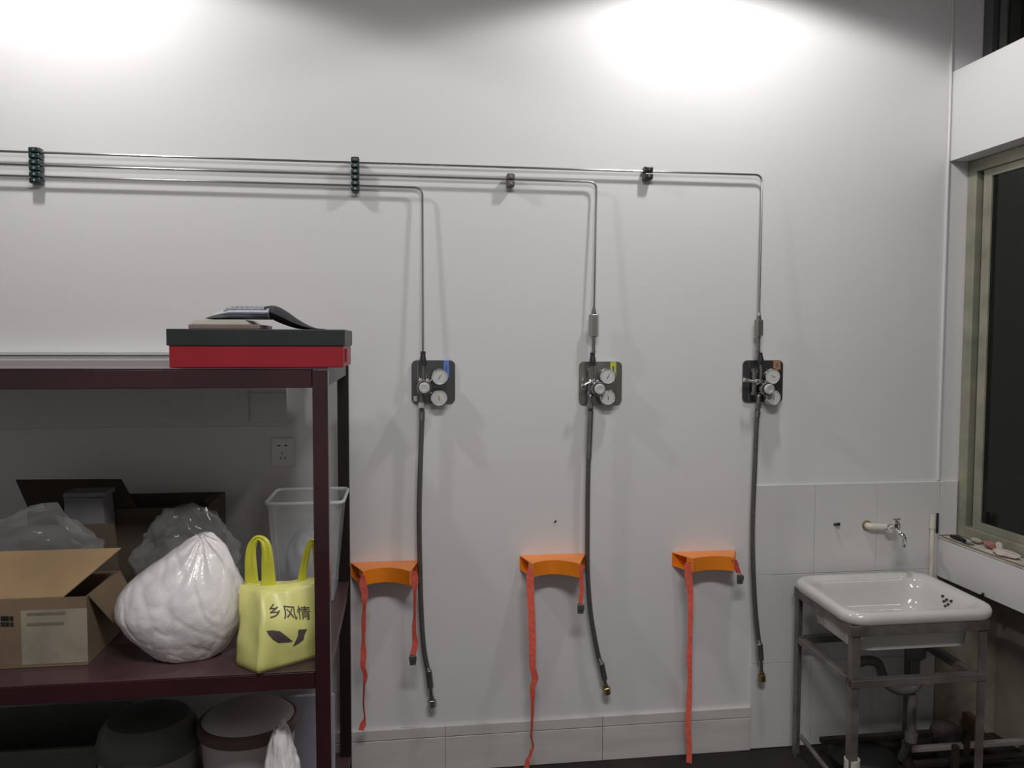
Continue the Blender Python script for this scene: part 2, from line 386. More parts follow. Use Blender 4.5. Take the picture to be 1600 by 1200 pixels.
    if small:
        a = at(small[0], small[1], -.012); obj('maker_plate', bx(a.x - .006, a.x + .006, -.0095, -.0082, a.z - .009, a.z + .009), white_pl, t)
    return t
# seen at the ends of the pipes
regulator(((643, 563), (711, 630)), dsteel, ((661, 549), (661, 565)), (663, 606), [(687, 589, 55), (686, 622, 95)], (659, 633),
          'square dark steel regulator panel with blue tag, nearest the shelf rack', lbl_b, ((693, 563), (702, 590)), small=(649, 623))
regulator(((905, 565), (971, 632)), bsteel, ((926, 551), (926, 566)), (937, 608), [(950, 588, 65), (950, 621, 100)], (922, 634),
          'square brownish steel regulator panel with yellow tag, middle of the three', lbl_y, ((954, 566), (963, 587)), lever=((912, 602), (925, 596), chrome))
regulator(((1161, 563), (1222, 628)), dsteel, ((1188, 551), (1189, 565)), (1202, 608), [(1208, 588, 160), (1209, 621, 80)], (1185, 634),
          'square dark steel regulator panel with orange tag, nearest the sink', lbl_o, ((1209, 564), (1220, 578)), lever=((1165, 594), (1183, 597), chrome))

# ------------------------------------------------------------------ flexible hoses
def hose(pts, label, sl, nutm, endpx):
    P = smooth_path([at(px, py, -.042 - .0 * i) for i, (px, py) in enumerate(pts)], 60)
    # resample with corrugation
    t = thing('braided_hose', label, 'hose', P[-1], 'braided hoses hanging from the regulators')
    n = len(P); bm = NB()
    tube(bm, P, [.0088 + .0006 * (i % 2) for i in range(n)], 10); obj('braid', bm, braid_m, t, smooth=60)
    a, b = P[int(n * sl[0])], P[int(n * sl[1])]
    bm = NB(); tube(bm, P[int(n * sl[0]):int(n * sl[1])], .0112, 14); obj('upper_sleeve', bm, fsteel, t, smooth=True)
    d = (P[-1] - P[-6]).normalized(); e = P[-1]; E = at(*endpx, -.042); L = (E - e).length; d = (E - e).normalized()
    bm = NB(); cyl(bm, e - d * .012, e + d * .055, .0125, 14, bev=.002); obj('crimp_sleeve', bm, fsteel, t, smooth=True)
    bm = NB(); cyl(bm, e + d * .055, E - d * .02, .0068, 12); obj('tail_tube', bm, fsteel, t, smooth=True)
    bm = NB(); cyl(bm, E - d * .026, E, .0155, 6, bev=.001); cyl(bm, E - d * .036, E - d * .026, .0095, 14); obj('end_nut', bm, nutm, t)
hose([(659, 638), (659, 660), (657, 720), (655, 800), (656, 880), (658, 950), (661, 1000), (665, 1030), (670, 1052)],
     'grey braided hose hanging below the blue-tagged regulator, end nut lowest', (.05, .12), fsteel, (676, 1104))
hose([(923, 638), (922, 660), (919, 740), (918, 820), (918, 890), (922, 950), (928, 990), (935, 1025), (940, 1040)],
     'grey braided hose hanging below the yellow-tagged regulator', (.05, .22), brass, (949, 1084))
hose([(1184, 638), (1182, 665), (1179, 740), (1176, 820), (1177, 890), (1180, 950), (1184, 990), (1187, 1010)],
     'grey braided hose hanging below the orange-tagged regulator beside the sink tiles', (.05, .10), brass, (1191, 1064))

# ------------------------------------------------------------------ cylinder brackets with straps
def ribbon(bm, pts, Y0, Y1, th=.0016):
    """pts: (px,py,width_px) ; a strap strip with a real width, twisting where it looks narrow"""
    n = len(pts); prev = None; sub = []
    for i in range(n - 1):
        for k in range(5):
            t = k / 5; s = t * t * (3 - 2 * t); a, b = pts[i], pts[i + 1]
            sub.append((a[0] + (b[0] - a[0]) * s, a[1] + (b[1] - a[1]) * t, a[2] + (b[2] - a[2]) * s))
    sub.append(pts[-1]); m = len(sub); W = .0265
    for i, (px, py, w) in enumerate(sub):
        Y = Y0 + (Y1 - Y0) * i / (m - 1); c = at(px, py, Y); wm = min(w * .00232, W)
        ang = math.acos(max(.05, wm / W)) if wm < W else 0
        half = max(wm, .006) / 2
        u = Vector((half, -(W / 2) * math.sin(ang) * .55, 0)); nn = Vector((u.y, -u.x, 0)).normalized() * th / 2
        ring = [bm.verts.new(c + q) for q in (-u - nn, u - nn, u + nn, -u + nn)]
        if prev:
            for k in range(4): bm.faces.new((prev[k], prev[(k + 1) % 4], ring[(k + 1) % 4], ring[k]))
        else: bm.faces.new(ring[::-1])
        prev = ring
    bm.faces.new(prev)
def bracket(bl, br, fl, fr, fm, longp, shortp, buckle, label):
    ZT = .8
    h = .052
    wl = at(*bl, 0); wr_ = at(*br, 0); FL = atz(*fl, ZT); FR = atz(*fr, ZT); FM = atz(*fm, ZT)
    zt = (wl.z + wr_.z) / 2; FL = atz(*fl, zt); FR = atz(*fr, zt); FM = atz(*fm, zt)
    t = thing('cylinder_bracket', label, 'bracket', ((wl.x + wr_.x) / 2, -.001, zt - h), 'orange gas cylinder brackets')
    arc = []
    for k in range(13):
        u = k / 12; x = FL.x + (FR.x - FL.x) * u; yb = FL.y + (FR.y - FL.y) * u; dip = FM.y - (FL.y + FR.y) / 2
        arc.append((x, yb + dip * math.sin(PI * u) ** .8 if 0 < u < 1 else yb))
    th = .003
    poly = [(wl.x, -.001), *arc, (wr_.x, -.001)]
    bm = NB(); hull(bm, [(x, y, zt - th) for x, y in poly], [(x, y, zt) for x, y in poly]); obj('top_plate', bm, orange, t)
    bm = NB(); hull(bm, [(x, y, zt - h) for x, y in poly], [(x, y, zt - h + th) for x, y in poly]); obj('bottom_plate', bm, orange, t)
    bm = NB()
    for (xa, ya), (xb, yb) in zip(arc, arc[1:]):
        hull(bm, [(xa, ya, zt - h + th), (xb, yb, zt - h + th), (xb, yb + th, zt - h + th), (xa, ya + th, zt - h + th)], [(xa, ya, zt - th), (xb, yb, zt - th), (xb, yb + th, zt - th), (xa, ya + th, zt - th)])
    bmesh.ops.remove_doubles(bm, verts=bm.verts, dist=.0001); obj('curved_front', bm, orange, t)
    obj('wall_plate', bx(wl.x, wr_.x, -.004, -.0008, zt - h + th, zt - th), orange, t)
    # slanting end flanges: inner web set back from the open ends
    for (ex, ey), (qx, qy) in ((arc[0], (wl.x, -.001)), (arc[-1], (wr_.x, -.001))):
        s = 1 if qx < ex else -1
        a = Vector((ex, ey, 0)); b = Vector((qx, qy, 0)); c = a + (b - a) * .30
        off_ = Vector((s * th, 0, 0))
        bm = NB(); hull(bm, [(*p.xy, zt - h + th) for p in (a, c, c + off_, a + off_)], [(*p.xy, zt - th) for p in (a, c, c + off_, a + off_)]); obj('end_flange', bm, orange, t)
        m_ = a + (b - a) * .15 - off_ * .3
        bm = NB(); lathe(bm, [(.001, .0), (.006, .001), (.006, .002), (.001, .0025)], (m_.x, m_.y, zt - h * .45), 12, 'y'); obj('slot_rivet', bm, darkfit, t)
    bm = NB(); ribbon(bm, longp, FL.y - .004, FL.y + .03); obj('long_strap', bm, strap_m, t, smooth=True)['label'] = 'long red webbing strap'
    bm = NB(); ribbon(bm, shortp, FR.y - .004, FR.y + .01); st = obj('short_strap', bm, strap_m, t, smooth=True); st['label'] = 'short red strap with a grey buckle'
    c = at(*buckle, FR.y + .008)
    bm = NB(); box(bm, c.x - .011, c.x + .011, c.y - .006, c.y + .006, c.z - .018, c.z + .018, .003); box(bm, c.x - .013, c.x + .013, c.y - .009, c.y - .005, c.z - .004, c.z + .016, .002)
    obj('buckle', bm, M('buckle_grey', (.12, .13, .12), .4, .5), st)
bracket((548, 877), (655, 877), (567, 893), (641, 893), (602, 887),
        [(567, 898, 6), (567, 912, 11), (570, 928, 10), (569, 950, 5), (568, 975, 7), (568, 1000, 5), (568, 1020, 9), (567, 1040, 8), (571, 1056, 7), (569, 1070, 3), (568, 1100, 2.2), (570, 1122, 2.2), (567, 1133, 9), (564, 1141, 8)],
        [(647, 893, 8), (648, 905, 11), (648, 925, 5), (648, 955, 3.5), (647, 985, 6), (649, 1005, 9), (645, 1026, 8)], (645, 1031),
        'orange cylinder bracket beside the shelf rack, its buckled right strap hanging lowest')
bracket((812, 866), (915, 866), (832, 881), (906, 881), (868, 875),
        [(829, 886, 6), (828, 900, 11), (829, 925, 14), (831, 970, 12), (832, 1010, 11), (832, 1040, 10), (836, 1060, 10), (832, 1075, 8), (832, 1105, 4), (831, 1135, 2.5), (830, 1150, 2), (833, 1165, 2), (829, 1178, 2.5), (824, 1190, 6), (820, 1215, 9)],
        [(907, 883, 6), (908, 900, 6), (909, 920, 6), (907, 945, 5)], (907, 951),
        'orange cylinder bracket in the middle, under the yellow-tagged regulator')
bracket((1050, 862), (1149, 860), (1083, 873), (1147, 871), (1112, 869),
        [(1074, 880, 7), (1075, 895, 13), (1077, 912, 12), (1079, 930, 8), (1079, 965, 6), (1078, 1000, 6), (1077, 1030, 8), (1078, 1055, 5), (1077, 1090, 8), (1075, 1130, 8), (1077, 1170, 7), (1076, 1215, 9)],
        [(1147, 874, 8), (1150, 884, 8), (1154, 896, 7)], (1156, 905),
        'orange cylinder bracket nearest the sink, with a stubby buckled right strap')

# ------------------------------------------------------------------ wall trunking and socket
tr = thing('cable_trunking', 'wide white wall trunking behind the rack, just under its top shelf', 'trunking', (-2.2, -.001, 1.303))
obj('trunking_body', bx(-3.2, -.405, -.045, -.001, 1.303, 1.548, bev=.002), white_pl, tr)
obj('trunking_lip', bx(-3.2, -.405, -.052, -.001, 1.5485, 1.563, bev=.003), white_pl, tr)
obj('trunking_cover', bx(-3.2, -.533, -.049, -.045, 1.318, 1.535, bev=.0015), white_pl, tr)
obj('end_cover', bx(-.526, -.408, -.051, -.045, 1.315, 1.42, bev=.002), white_pl, tr)
so = thing('wall_socket', 'white double power socket on the wall under the trunking', 'socket', (-.425, -.001, 1.15))
obj('face_plate', bx(-.465, -.385, -.012, -.001, 1.154, 1.256, bev=.003), sock_m, so)
bm = NB()
for x, z, w, h in ((-.438, 1.229, .010, .0045), (-.414, 1.229, .010, .0045), (-.427, 1.203, .003, .008), (-.433, 1.184, .003, .009), (-.417, 1.184, .003, .009)):
    box(bm, x - w / 2, x + w / 2, -.0125, -.0118, z - h / 2, z + h / 2)
obj('pin_holes', bm, ink_m, so)

# ------------------------------------------------------------------ rack
XR, FY, RY = -.188, -.87, -.075; PW = .038
XL = -1.72
rack = thing('storage_rack', 'tall dark maroon steel storage rack with three shelves at left', 'rack', ((XL + XR) / 2, (FY + RY) / 2, 0))
def post(x, y, m, top=1.53, w=PW):
    bm = NB(); box(bm, x - w, x, y, y + .036, 0, top, .002); return obj('post', bm, m, rack)
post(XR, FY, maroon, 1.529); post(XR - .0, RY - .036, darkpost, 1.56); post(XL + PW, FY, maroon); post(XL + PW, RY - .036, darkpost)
def shelf(z, hb):
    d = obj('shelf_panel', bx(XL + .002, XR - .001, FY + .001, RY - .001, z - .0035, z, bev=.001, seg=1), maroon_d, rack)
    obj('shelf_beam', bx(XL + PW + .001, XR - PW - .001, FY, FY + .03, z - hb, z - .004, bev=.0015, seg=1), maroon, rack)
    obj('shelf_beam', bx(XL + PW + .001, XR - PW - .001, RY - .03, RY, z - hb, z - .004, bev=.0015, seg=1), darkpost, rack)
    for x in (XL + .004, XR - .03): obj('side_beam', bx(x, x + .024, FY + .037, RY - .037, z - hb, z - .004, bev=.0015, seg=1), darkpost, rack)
shelf(1.5325, .050); shelf(.76, .048); shelf(.13, .045)

# red and black box on the top
x0, x1 = -.575, -.145 - .0
t = thing('flat_storage_box', 'long flat red box with a black lid on top of the rack', 'box', (-.37, -.70, 1.533))
obj('box_base', bx(-.572, -.150, -.85, -.56, 1.533, 1.592, bev=.002), redbox, t)['label'] = 'red box base'
obj('box_lid', bx(-.577, -.146, -.854, -.556, 1.5875, 1.629, bev=.002), blkbox, t)['label'] = 'black lid'
obj('paper_seal', bx(-.1502, -.1445, -.80, -.77, 1.545, 1.58), redbox, t)
tz = 1.629
def at2(px, py, Y): return at(px, py, Y)
# stacked papers
def slab(name, px0, px1, py0, py1, Y, dep, m, bev=.0015):
    a = at(px0, py1, Y); b = at(px1, py0, Y); return (a.x, b.x, Y, Y + dep, a.z, b.z)
s = (-.533, -.36, -.82, -.62, tz + .0005, tz + .012)
tag(obj('brown_booklet', bx(*s, bev=.002), brownpaper), 'thin brown booklet lying on the black lid under cream papers', 'booklet')
t = thing('paper_pad', 'cream paper pad lying on the brown booklet', 'papers', (-.44, -.72, tz + .0095))
for i in range(4):
    z = tz + .0125 + i * .003; obj('sheet', bx(-.530 + .002 * i, -.385 - .004 * i, -.815 + .003 * i, -.64, z, z + .0027), paper, t)
# rolled newspaper : flattened roll
t = thing('folded_newspaper', 'folded newspaper with blue printed cover on the cream papers', 'newspaper', (-.45, -.73, tz + .022))
zz = tz + .025
bm = NB(); prof = []
L0, L1 = at(322, 492, -.8).x, at(420, 492, -.8).x
N_ = 14; rings = []
for i in range(9):
    u = i / 8; x = L0 + (L1 - L0) * u; hgt = .004 + .030 * min(1, u * 2.6) ** .7 ; zc = zz + hgt * .5 + .001
    rings.append([bm.verts.new((x, -.745 + .065 * math.cos(2 * PI * k / N_), zc + hgt * .5 * math.sin(2 * PI * k / N_))) for k in range(N_)])
for a_, b_ in zip(rings, rings[1:]):
    for k in range(N_): bm.faces.new((a_[k], a_[(k + 1) % N_], b_[(k + 1) % N_], b_[k]))
bm.faces.new(rings[0][::-1]); bm.faces.new(rings[-1]); obj('newspaper_fold', bm, M('newsprint', (.42, .42, .44), .7, var=.1, vscale=20), t, smooth=True)
bm = NB()
for i in range(8):
    u0 = .28 + i * .085; u1 = u0 + .085
    def P_(u, k): return Vector((L0 + (L1 - L0) * u, -.745 - .0665 * math.cos(k), zz + (.004 + .030 * min(1, u * 2.6) ** .7) * (.5 + .53 * math.sin(k)) + .001))
    for j in range(3):
        k0 = -.9 + j * .7; bm.faces.new([bm.verts.new(p) for p in (P_(u0, k0), P_(u1, k0), P_(u1, k0 + .7), P_(u0, k0 + .7))])
obj('blue_masthead', bm, bluep, t)
bm = NB(); random.seed(3)
for i in range(17):
    u = .30 + i * .038
    p = P_(u, .55) + Vector((0, -.001, random.uniform(-.001, .002)))
    hh = random.uniform(.004, .010)
    box(bm, p.x, p.x + random.uniform(.0012, .004), p.y - .001, p.y, p.z - hh / 2, p.z + hh / 2)
    if i % 2: box(bm, p.x - .001, p.x + .005, p.y - .001, p.y, p.z + hh * .3, p.z + hh * .3 + .001)
obj('pale_headline', bm, paper, t)
# black cloth fold
bm = NB(); top = [(412, 478), (418, 476), (430, 478), (446, 487), (460, 497), (475, 506), (490, 512), (505, 514)]
bot = [(412, 482), (420, 497), (430, 503), (446, 509), (460, 513), (475, 514.5), (490, 515.5), (505, 516)]
rings = []
for (tx, ty), (bx_, by) in zip(smooth_path([(x, y, 0) for x, y in top], 4), smooth_path([(x, y, 0) for x, y in bot], 4)) if False else []: pass
TP = smooth_path([(x, y, 0) for x, y in top], 4); BP = smooth_path([(x, y, 0) for x, y in bot], 4)
for a_, b_ in zip(TP, BP):
    A_ = at(a_.x, a_.y, -.80); B_ = at(b_.x, b_.y, -.80); B_.z = max(B_.z, tz + .001); A_.z = max(A_.z, B_.z + .0015)
    c = (A_ + B_) / 2; h = (A_.z - B_.z) / 2
    rings.append([bm.verts.new((c.x + (A_.x - B_.x) / 2 * math.sin(2 * PI * k / 12), -.745 + (.058 + .004 * math.sin(len(rings))) * math.cos(2 * PI * k / 12), c.z + h * math.sin(2 * PI * k / 12))) for k in range(12)])
for a_, b_ in zip(rings, rings[1:]):
    for k in range(12): bm.faces.new((a_[k], a_[(k + 1) % 12], b_[(k + 1) % 12], b_[k]))
bm.faces.new(rings[0][::-1]); bm.faces.new(rings[-1])
tag(obj('black_pouch', bm, clothb, smooth=60), 'limp black cloth pouch slumping off the newspaper onto the red box', 'pouch')

# ------------------------------------------------------------------ middle shelf contents
ZM = .761
def blob(c, s, seed, amp, fn=None, sub=4, fs=3.0, n2=.35):
    bm = NB(); bmesh.ops.create_icosphere(bm, subdivisions=sub, radius=1)
    for v in bm.verts:
        p = v.co.copy(); q = fn(p) if fn else p.copy()
        n = noise.noise(p * fs + Vector((seed, seed, 0))); r = abs(noise.noise(p * fs * 2.3 + Vector((0, seed, 3)))) - .2
        q *= 1 + amp * n + amp * n2 * r * 2
        v.co = Vector(c) + Vector((q.x * s[0], q.y * s[1], q.z * s[2]))
    return bm
def onfloor(bm, z):
    for v in bm.verts:
        if v.co.z < z: v.co.z = z + (v.co.z - z) * .02
    m = min(v.co.z for v in bm.verts)
    for v in bm.verts: v.co.z += z - m
# open carton, front left
CX0, CX1, CY0, CY1, CZ = -1.34, -.812, -.76, -.52, .94
t = thing('open_carton', 'open tan cardboard carton with raised flap, at left of the middle shelf', 'carton', ((CX0 + CX1) / 2, (CY0 + CY1) / 2, ZM))
th = .004
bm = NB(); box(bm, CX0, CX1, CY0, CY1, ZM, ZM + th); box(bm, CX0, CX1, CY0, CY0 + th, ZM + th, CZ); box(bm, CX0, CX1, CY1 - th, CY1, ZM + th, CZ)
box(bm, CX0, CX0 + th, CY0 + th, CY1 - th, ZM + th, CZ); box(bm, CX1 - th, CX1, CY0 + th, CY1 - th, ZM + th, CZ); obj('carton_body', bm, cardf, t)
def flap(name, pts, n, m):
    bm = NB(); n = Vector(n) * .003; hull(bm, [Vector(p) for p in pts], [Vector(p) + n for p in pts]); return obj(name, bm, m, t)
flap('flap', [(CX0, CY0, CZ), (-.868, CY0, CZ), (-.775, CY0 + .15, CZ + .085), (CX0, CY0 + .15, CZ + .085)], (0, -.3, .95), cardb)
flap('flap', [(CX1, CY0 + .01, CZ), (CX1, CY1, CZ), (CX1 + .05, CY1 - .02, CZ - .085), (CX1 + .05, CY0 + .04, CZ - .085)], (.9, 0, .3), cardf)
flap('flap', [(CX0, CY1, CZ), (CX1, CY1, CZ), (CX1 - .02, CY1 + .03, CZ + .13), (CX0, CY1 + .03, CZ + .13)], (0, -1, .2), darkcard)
a_ = at(32, 942, CY0); b_ = at(138, 1034, CY0)
l = obj('shipping_label', bx(a_.x, b_.x, CY0 - .0012, CY0 - .0002, max(b_.z, ZM + .005), a_.z - .02), M('pale_label', (.34, .29, .22), .6, var=.12, vscale=9), t)
for py, w in ((958, 60), (974, 58)):
    p = at(42, py, CY0 - .0016); q = at(42 + w, py + 2, CY0 - .0016)
    obj('label_line', bx(p.x, q.x, p.y - .0004, p.y + .0002, q.z, p.z), M('faint_ink', (.20, .16, .12), .7), l)
bm = NB(); random.seed(5)
for r in range(2):
    for k in range(10):
        p = at(1 + k * 2, 963 + r * 9, CY0 - .0008); box(bm, p.x, p.x + random.uniform(.001, .003), p.y - .0006, p.y + .0005, p.z - .012, p.z)
obj('barcode', bm, ink_m, t)
# clear wrap lying in the carton
def fr(p): return Vector((p.x, p.y, p.z * (1 + .3 * math.sin(p.x * 4))))
bm = blob((-1.06, -.570, 1.02), (.20, .038, .095), 4, .3, fr, 4)
tag(obj('clear_wrap', bm, clear_b, smooth=60), 'crumpled clear plastic wrap in the open tan carton', 'plastic wrap')
# grey box behind
t = thing('grey_carton', 'small upright grey carton behind the open tan carton', 'carton', (-.83, -.36, ZM))
def prism(px, Y, dep, z0, m, name, par, taper=0):
    P = [at(x, y, Y) for x, y in px]
    bm = NB(); hull(bm, [(P[0].x, Y, z0), (P[1].x, Y, z0), (P[1].x, Y + dep, z0), (P[0].x, Y + dep, z0)], [(P[3].x, Y, P[3].z), (P[2].x, Y, P[2].z), (P[2].x, Y + dep, P[2].z), (P[3].x, Y + dep, P[3].z)])
    return obj(name, bm, m, par)
prism([(103, 900), (178, 900), (160, 778), (100, 778)], -.47, .08, ZM, greycard, 'carton_body', t)
p = at(100, 778, -.472); q = at(162, 772, -.472)
obj('carton_lid', bx(p.x - .003, q.x + .003, -.473, -.387, p.z, p.z + .014, bev=.002), greycard, t)
# dark carton with flap
t = thing('dark_carton', 'large dark brown carton at the rear of the middle shelf with opened flap', 'carton', (-.9, -.28, ZM))
DX0, DX1, DY0, DY1, DZ = -1.12, -.60, -.37, -.12, at(150, 796, -.37).z
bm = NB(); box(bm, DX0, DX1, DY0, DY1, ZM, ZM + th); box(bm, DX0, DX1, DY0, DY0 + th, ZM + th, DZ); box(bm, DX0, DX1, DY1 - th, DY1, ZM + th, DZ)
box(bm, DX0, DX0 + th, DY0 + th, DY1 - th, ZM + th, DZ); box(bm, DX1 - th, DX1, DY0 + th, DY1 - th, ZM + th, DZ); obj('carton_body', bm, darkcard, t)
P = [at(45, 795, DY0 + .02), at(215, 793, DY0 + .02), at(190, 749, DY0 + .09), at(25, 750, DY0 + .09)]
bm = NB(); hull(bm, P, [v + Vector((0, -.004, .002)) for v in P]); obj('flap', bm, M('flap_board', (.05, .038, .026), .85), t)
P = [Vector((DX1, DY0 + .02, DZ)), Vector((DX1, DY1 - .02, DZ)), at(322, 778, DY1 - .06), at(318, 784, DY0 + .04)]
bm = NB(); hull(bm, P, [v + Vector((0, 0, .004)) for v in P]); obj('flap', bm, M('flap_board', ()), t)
# clear bag
def fc(p): return Vector((p.x * (1 - .25 * p.z), p.y, p.z * (1 + .15 * p.x)))
bm = blob((-.645, -.465, .935), (.15, .07, .175), 11, .22, fc, 5, 2.6); onfloor(bm, ZM)
tag(obj('clear_bag', bm, clear_b, smooth=60), 'big clear plastic bag bulging behind the white bag', 'bag')
# white bag
def fw(p):
    z = p.z; x, y = p.x, p.y
    sm = lambda t: (lambda u: u * u * (3 - 2 * u))(min(1, max(0, t)))
    a = sm((z + .35) / 1.35); b = sm((-z - .1) / .9)
    k = 1 - .42 * a * a - .22 * b; x = x * k + .36 * a * a + .10 * b; y *= k
    return Vector((x, y, z))
bm = blob((-.588, -.725, .905), (.166, .115, .182), 21, .035, fw, 6, 1.6, .4)
for v in bm.verts:   # radiating folds toward the knot
    d = math.atan2(v.co.x + .53, v.co.z - 1.09); k = max(0, (v.co.z - .86) / .22)
    v.co.y += .005 * k * math.sin(d * 15 + 3 * noise.noise(v.co * 9))
    cr_ = abs(noise.noise(Vector((v.co.x * 16 + v.co.z * 9, v.co.z * 7 - v.co.x * 5, 4)))); v.co.y += .005 * max(0, .12 - cr_) / .12 * (.4 + min(1, max(0, (v.co.z - .78) * 5)) * .6)
onfloor(bm, ZM)
wbag = obj('white_bag', bm, bagw, smooth=80)
tag(wbag, 'stuffed white plastic bag leaning beside the yellow bag on the middle shelf', 'bag')
# yellow bag
t = thing('yellow_bag', 'yellow plastic carrier bag with brown printing behind the rack post', 'bag', (-.33, -.72, ZM))
def quadgrid(bm, A, B_, C, D, nu, nv, fn):
    g = [[None] * (nu + 1) for _ in range(nv + 1)]
    for j in range(nv + 1):
        for i in range(nu + 1):
            u, v = i / nu, j / nv
            p = (A * (1 - u) + B_ * u) * (1 - v) + (D * (1 - u) + C * u) * v
            g[j][i] = bm.verts.new(p + fn(u, v, p))
    for j in range(nv):
        for i in range(nu): bm.faces.new((g[j][i], g[j][i + 1], g[j + 1][i + 1], g[j + 1][i]))
    return g
ztop = at(440, 905, -.75).z
c0 = atz(366, 1040, ZM); c1 = atz(402, 1055, ZM); c2 = atz(492, 1033, ZM) + Vector((.008, .02, 0))
c0 = Vector((c0.x, c0.y, ZM)); back = Vector((.0, .13, 0))
def wob(u, v, p): return Vector((0, 1, 0)) * .008 * noise.noise(p * 16) + Vector((1, 0, 0)) * .005 * noise.noise(p * 20 + Vector((5, 0, 0)))
bm = NB()
loop = [c0, c1, c2, c2 + Vector((.0, .10, 0)), c0 + Vector((.03, .11, 0))]
nl = 12; rings = []
def loop_pt(s, z01):
    n = len(loop); k = int(s * n) % n; f = s * n - int(s * n); p = loop[k].lerp(loop[(k + 1) % n], f)
    cen = sum(loop, Vector()) / n
    sh = 1 - .13 * z01; q = cen + (p - cen) * sh; q.y = cen.y + (q.y - cen.y) * (1 - .45 * z01 ** 2); q.z = ZM + (ztop - ZM) * z01 - .012 * z01 ** 3 * math.sin(PI * min(1, max(0, (q.x - c0.x) / (c2.x - c0.x)))) 
    q.y += .012 * z01 + .004 * math.sin(q.x * 95 + z01 * 2) * (.25 + z01 * .75) - .012 * math.sin(PI * z01); q.x += .006 * math.sin(PI * z01)
    if z01 == 0: q = cen + (p - cen) * .94
    return q
for j in range(17):
    z01 = j / 16
    ring = []
    for k in range(50):
        p = loop_pt(k / 50, z01); p += wob(0, 0, p) * (.4 if j == 0 else 1); p.z = max(p.z, ZM + .0005) if j else ZM + .0005
        ring.append(bm.verts.new(p))
    rings.append(ring)
for a_, b_ in zip(rings, rings[1:]):
    for k in range(50): bm.faces.new((a_[k], a_[(k + 1) % 50], b_[(k + 1) % 50], b_[k]))
bm.faces.new(rings[0][::-1]); bm.faces.new(rings[-1])
bodyy = obj('bag_body', bm, bagy, t, smooth=80)
def handle(pts, w, Y):
    bm = NB(); P = smooth_path([at(x, y, Y + dy) for x, y, dy in pts], 6); n = len(P); rings = []
    fd = frame_dirs(P)
    for i, p in enumerate(P):
        ww = w[0] + (w[1] - w[0]) * (1 - abs(2 * i / (n - 1) - 1)); T = fd[i][0]; sd = Vector((T.z, 0, -T.x)).normalized()
        ring = [bm.verts.new(p + sd * ww * a + Vector((0, b, 0))) for a, b in ((-1, -.002), (-.5, -.005), (0, -.001), (.5, -.006), (1, -.002), (1, .003), (0, .004), (-1, .003))]
        rings.append(ring)
    for a_, b_ in zip(rings, rings[1:]):
        for k in range(8): bm.faces.new((a_[k], a_[(k + 1) % 8], b_[(k + 1) % 8], b_[k]))
    bm.faces.new(rings[0][::-1]); bm.faces.new(rings[-1]); obj('handle', bm, bagy2, t, smooth=60)
handle([(395, 945, 0), (393, 905, 0), (392, 862, 0), (399, 843, .0), (408, 842, .0), (416, 855, -.01), (419, 895, -.01), (421, 945, -.01)], (.021, .0065), -.755)
handle([(470, 925, 0), (474, 890, 0), (481, 858, 0), (488, 845, .01), (493, 858, .015), (496, 890, .015), (497, 925, .015)], (.012, .006), -.745)
# printed characters and leaves on the front face (flat print)
u = (c2 - c1).normalized(); nrm = Vector((u.y, -u.x, 0)).normalized()
def onface(px, py):   # point on the front face plane of the bag
    d = AX_F * FPX + AX_R * (px - 800) - AX_U * (py - 600); o = c1 + nrm * .012
    return CAM + d * ((o - CAM).dot(nrm) / d.dot(nrm))
def drape(bm):
    from mathutils.bvhtree import BVHTree
    bb_ = bmesh.new(); bb_.from_mesh(bodyy.data); bmesh.ops.translate(bb_, verts=bb_.verts, vec=ORG[t.name]); tree = BVHTree.FromBMesh(bb_)
    for v in bm.verts:
        h, nn_, _, _ = tree.ray_cast(v.co + nrm * .05, -nrm)
        if h: v.co = h + nrm * .0018
    bb_.free()
def text_mesh(s, px0, px1, py0, py1, name):
    cu = bpy.data.curves.new('t', 'FONT'); cu.body = s; cu.size = 1; cu.offset = .005; cu.resolution_u = 3
    o = bpy.data.objects.new('t', cu); COL.objects.link(o); bpy.context.view_layer.update()
    me = bpy.data.meshes.new_from_object(o.evaluated_get(bpy.context.evaluated_depsgraph_get())); bpy.data.objects.remove(o)
    bm = NB(); bm.from_mesh(me); xs = [v.co.x for v in bm.verts]; ys = [v.co.y for v in bm.verts]
    if not xs: return None
    x0, x1, y0, y1 = min(xs), max(xs), min(ys), max(ys)
    bmesh.ops.triangulate(bm, faces=bm.faces)
    for v in bm.verts:
        uu = (v.co.x - x0) / (x1 - x0); vv = (v.co.y - y0) / (y1 - y0); v.co = onface(px0 + (px1 - px0) * uu, py1 + (py0 - py1) * vv)
    for _ in range(3):
        le = [e for e in bm.edges if e.calc_length() > .003]
        if le: bmesh.ops.subdivide_edges(bm, edges=le, cuts=1); bmesh.ops.triangulate(bm, faces=bm.faces)
    drape(bm); return obj(name, bm, print_m, bodyy)
text_mesh('乡风情', 429, 489, 950, 970, 'printed_characters')
def leafp(pts, name):
    bm = NB(); f = bm.faces.new([bm.verts.new(onface(x, y)) for x, y in pts]); bmesh.ops.triangulate(bm, faces=[f]); bmesh.ops.subdivide_edges(bm, edges=bm.edges, cuts=3, use_grid_fill=True); drape(bm); obj(name, bm, print_m, bodyy)
leafp([(420, 988), (429, 987), (440, 988), (448, 994), (459, 1003), (450, 1005), (438, 1006), (429, 1001), (423, 994)], 'printed_leaf')
leafp([(468, 985), (482, 984), (477, 994), (476, 1000), (469, 1005), (459, 1011), (463, 1002), (467, 994)], 'printed_leaf')
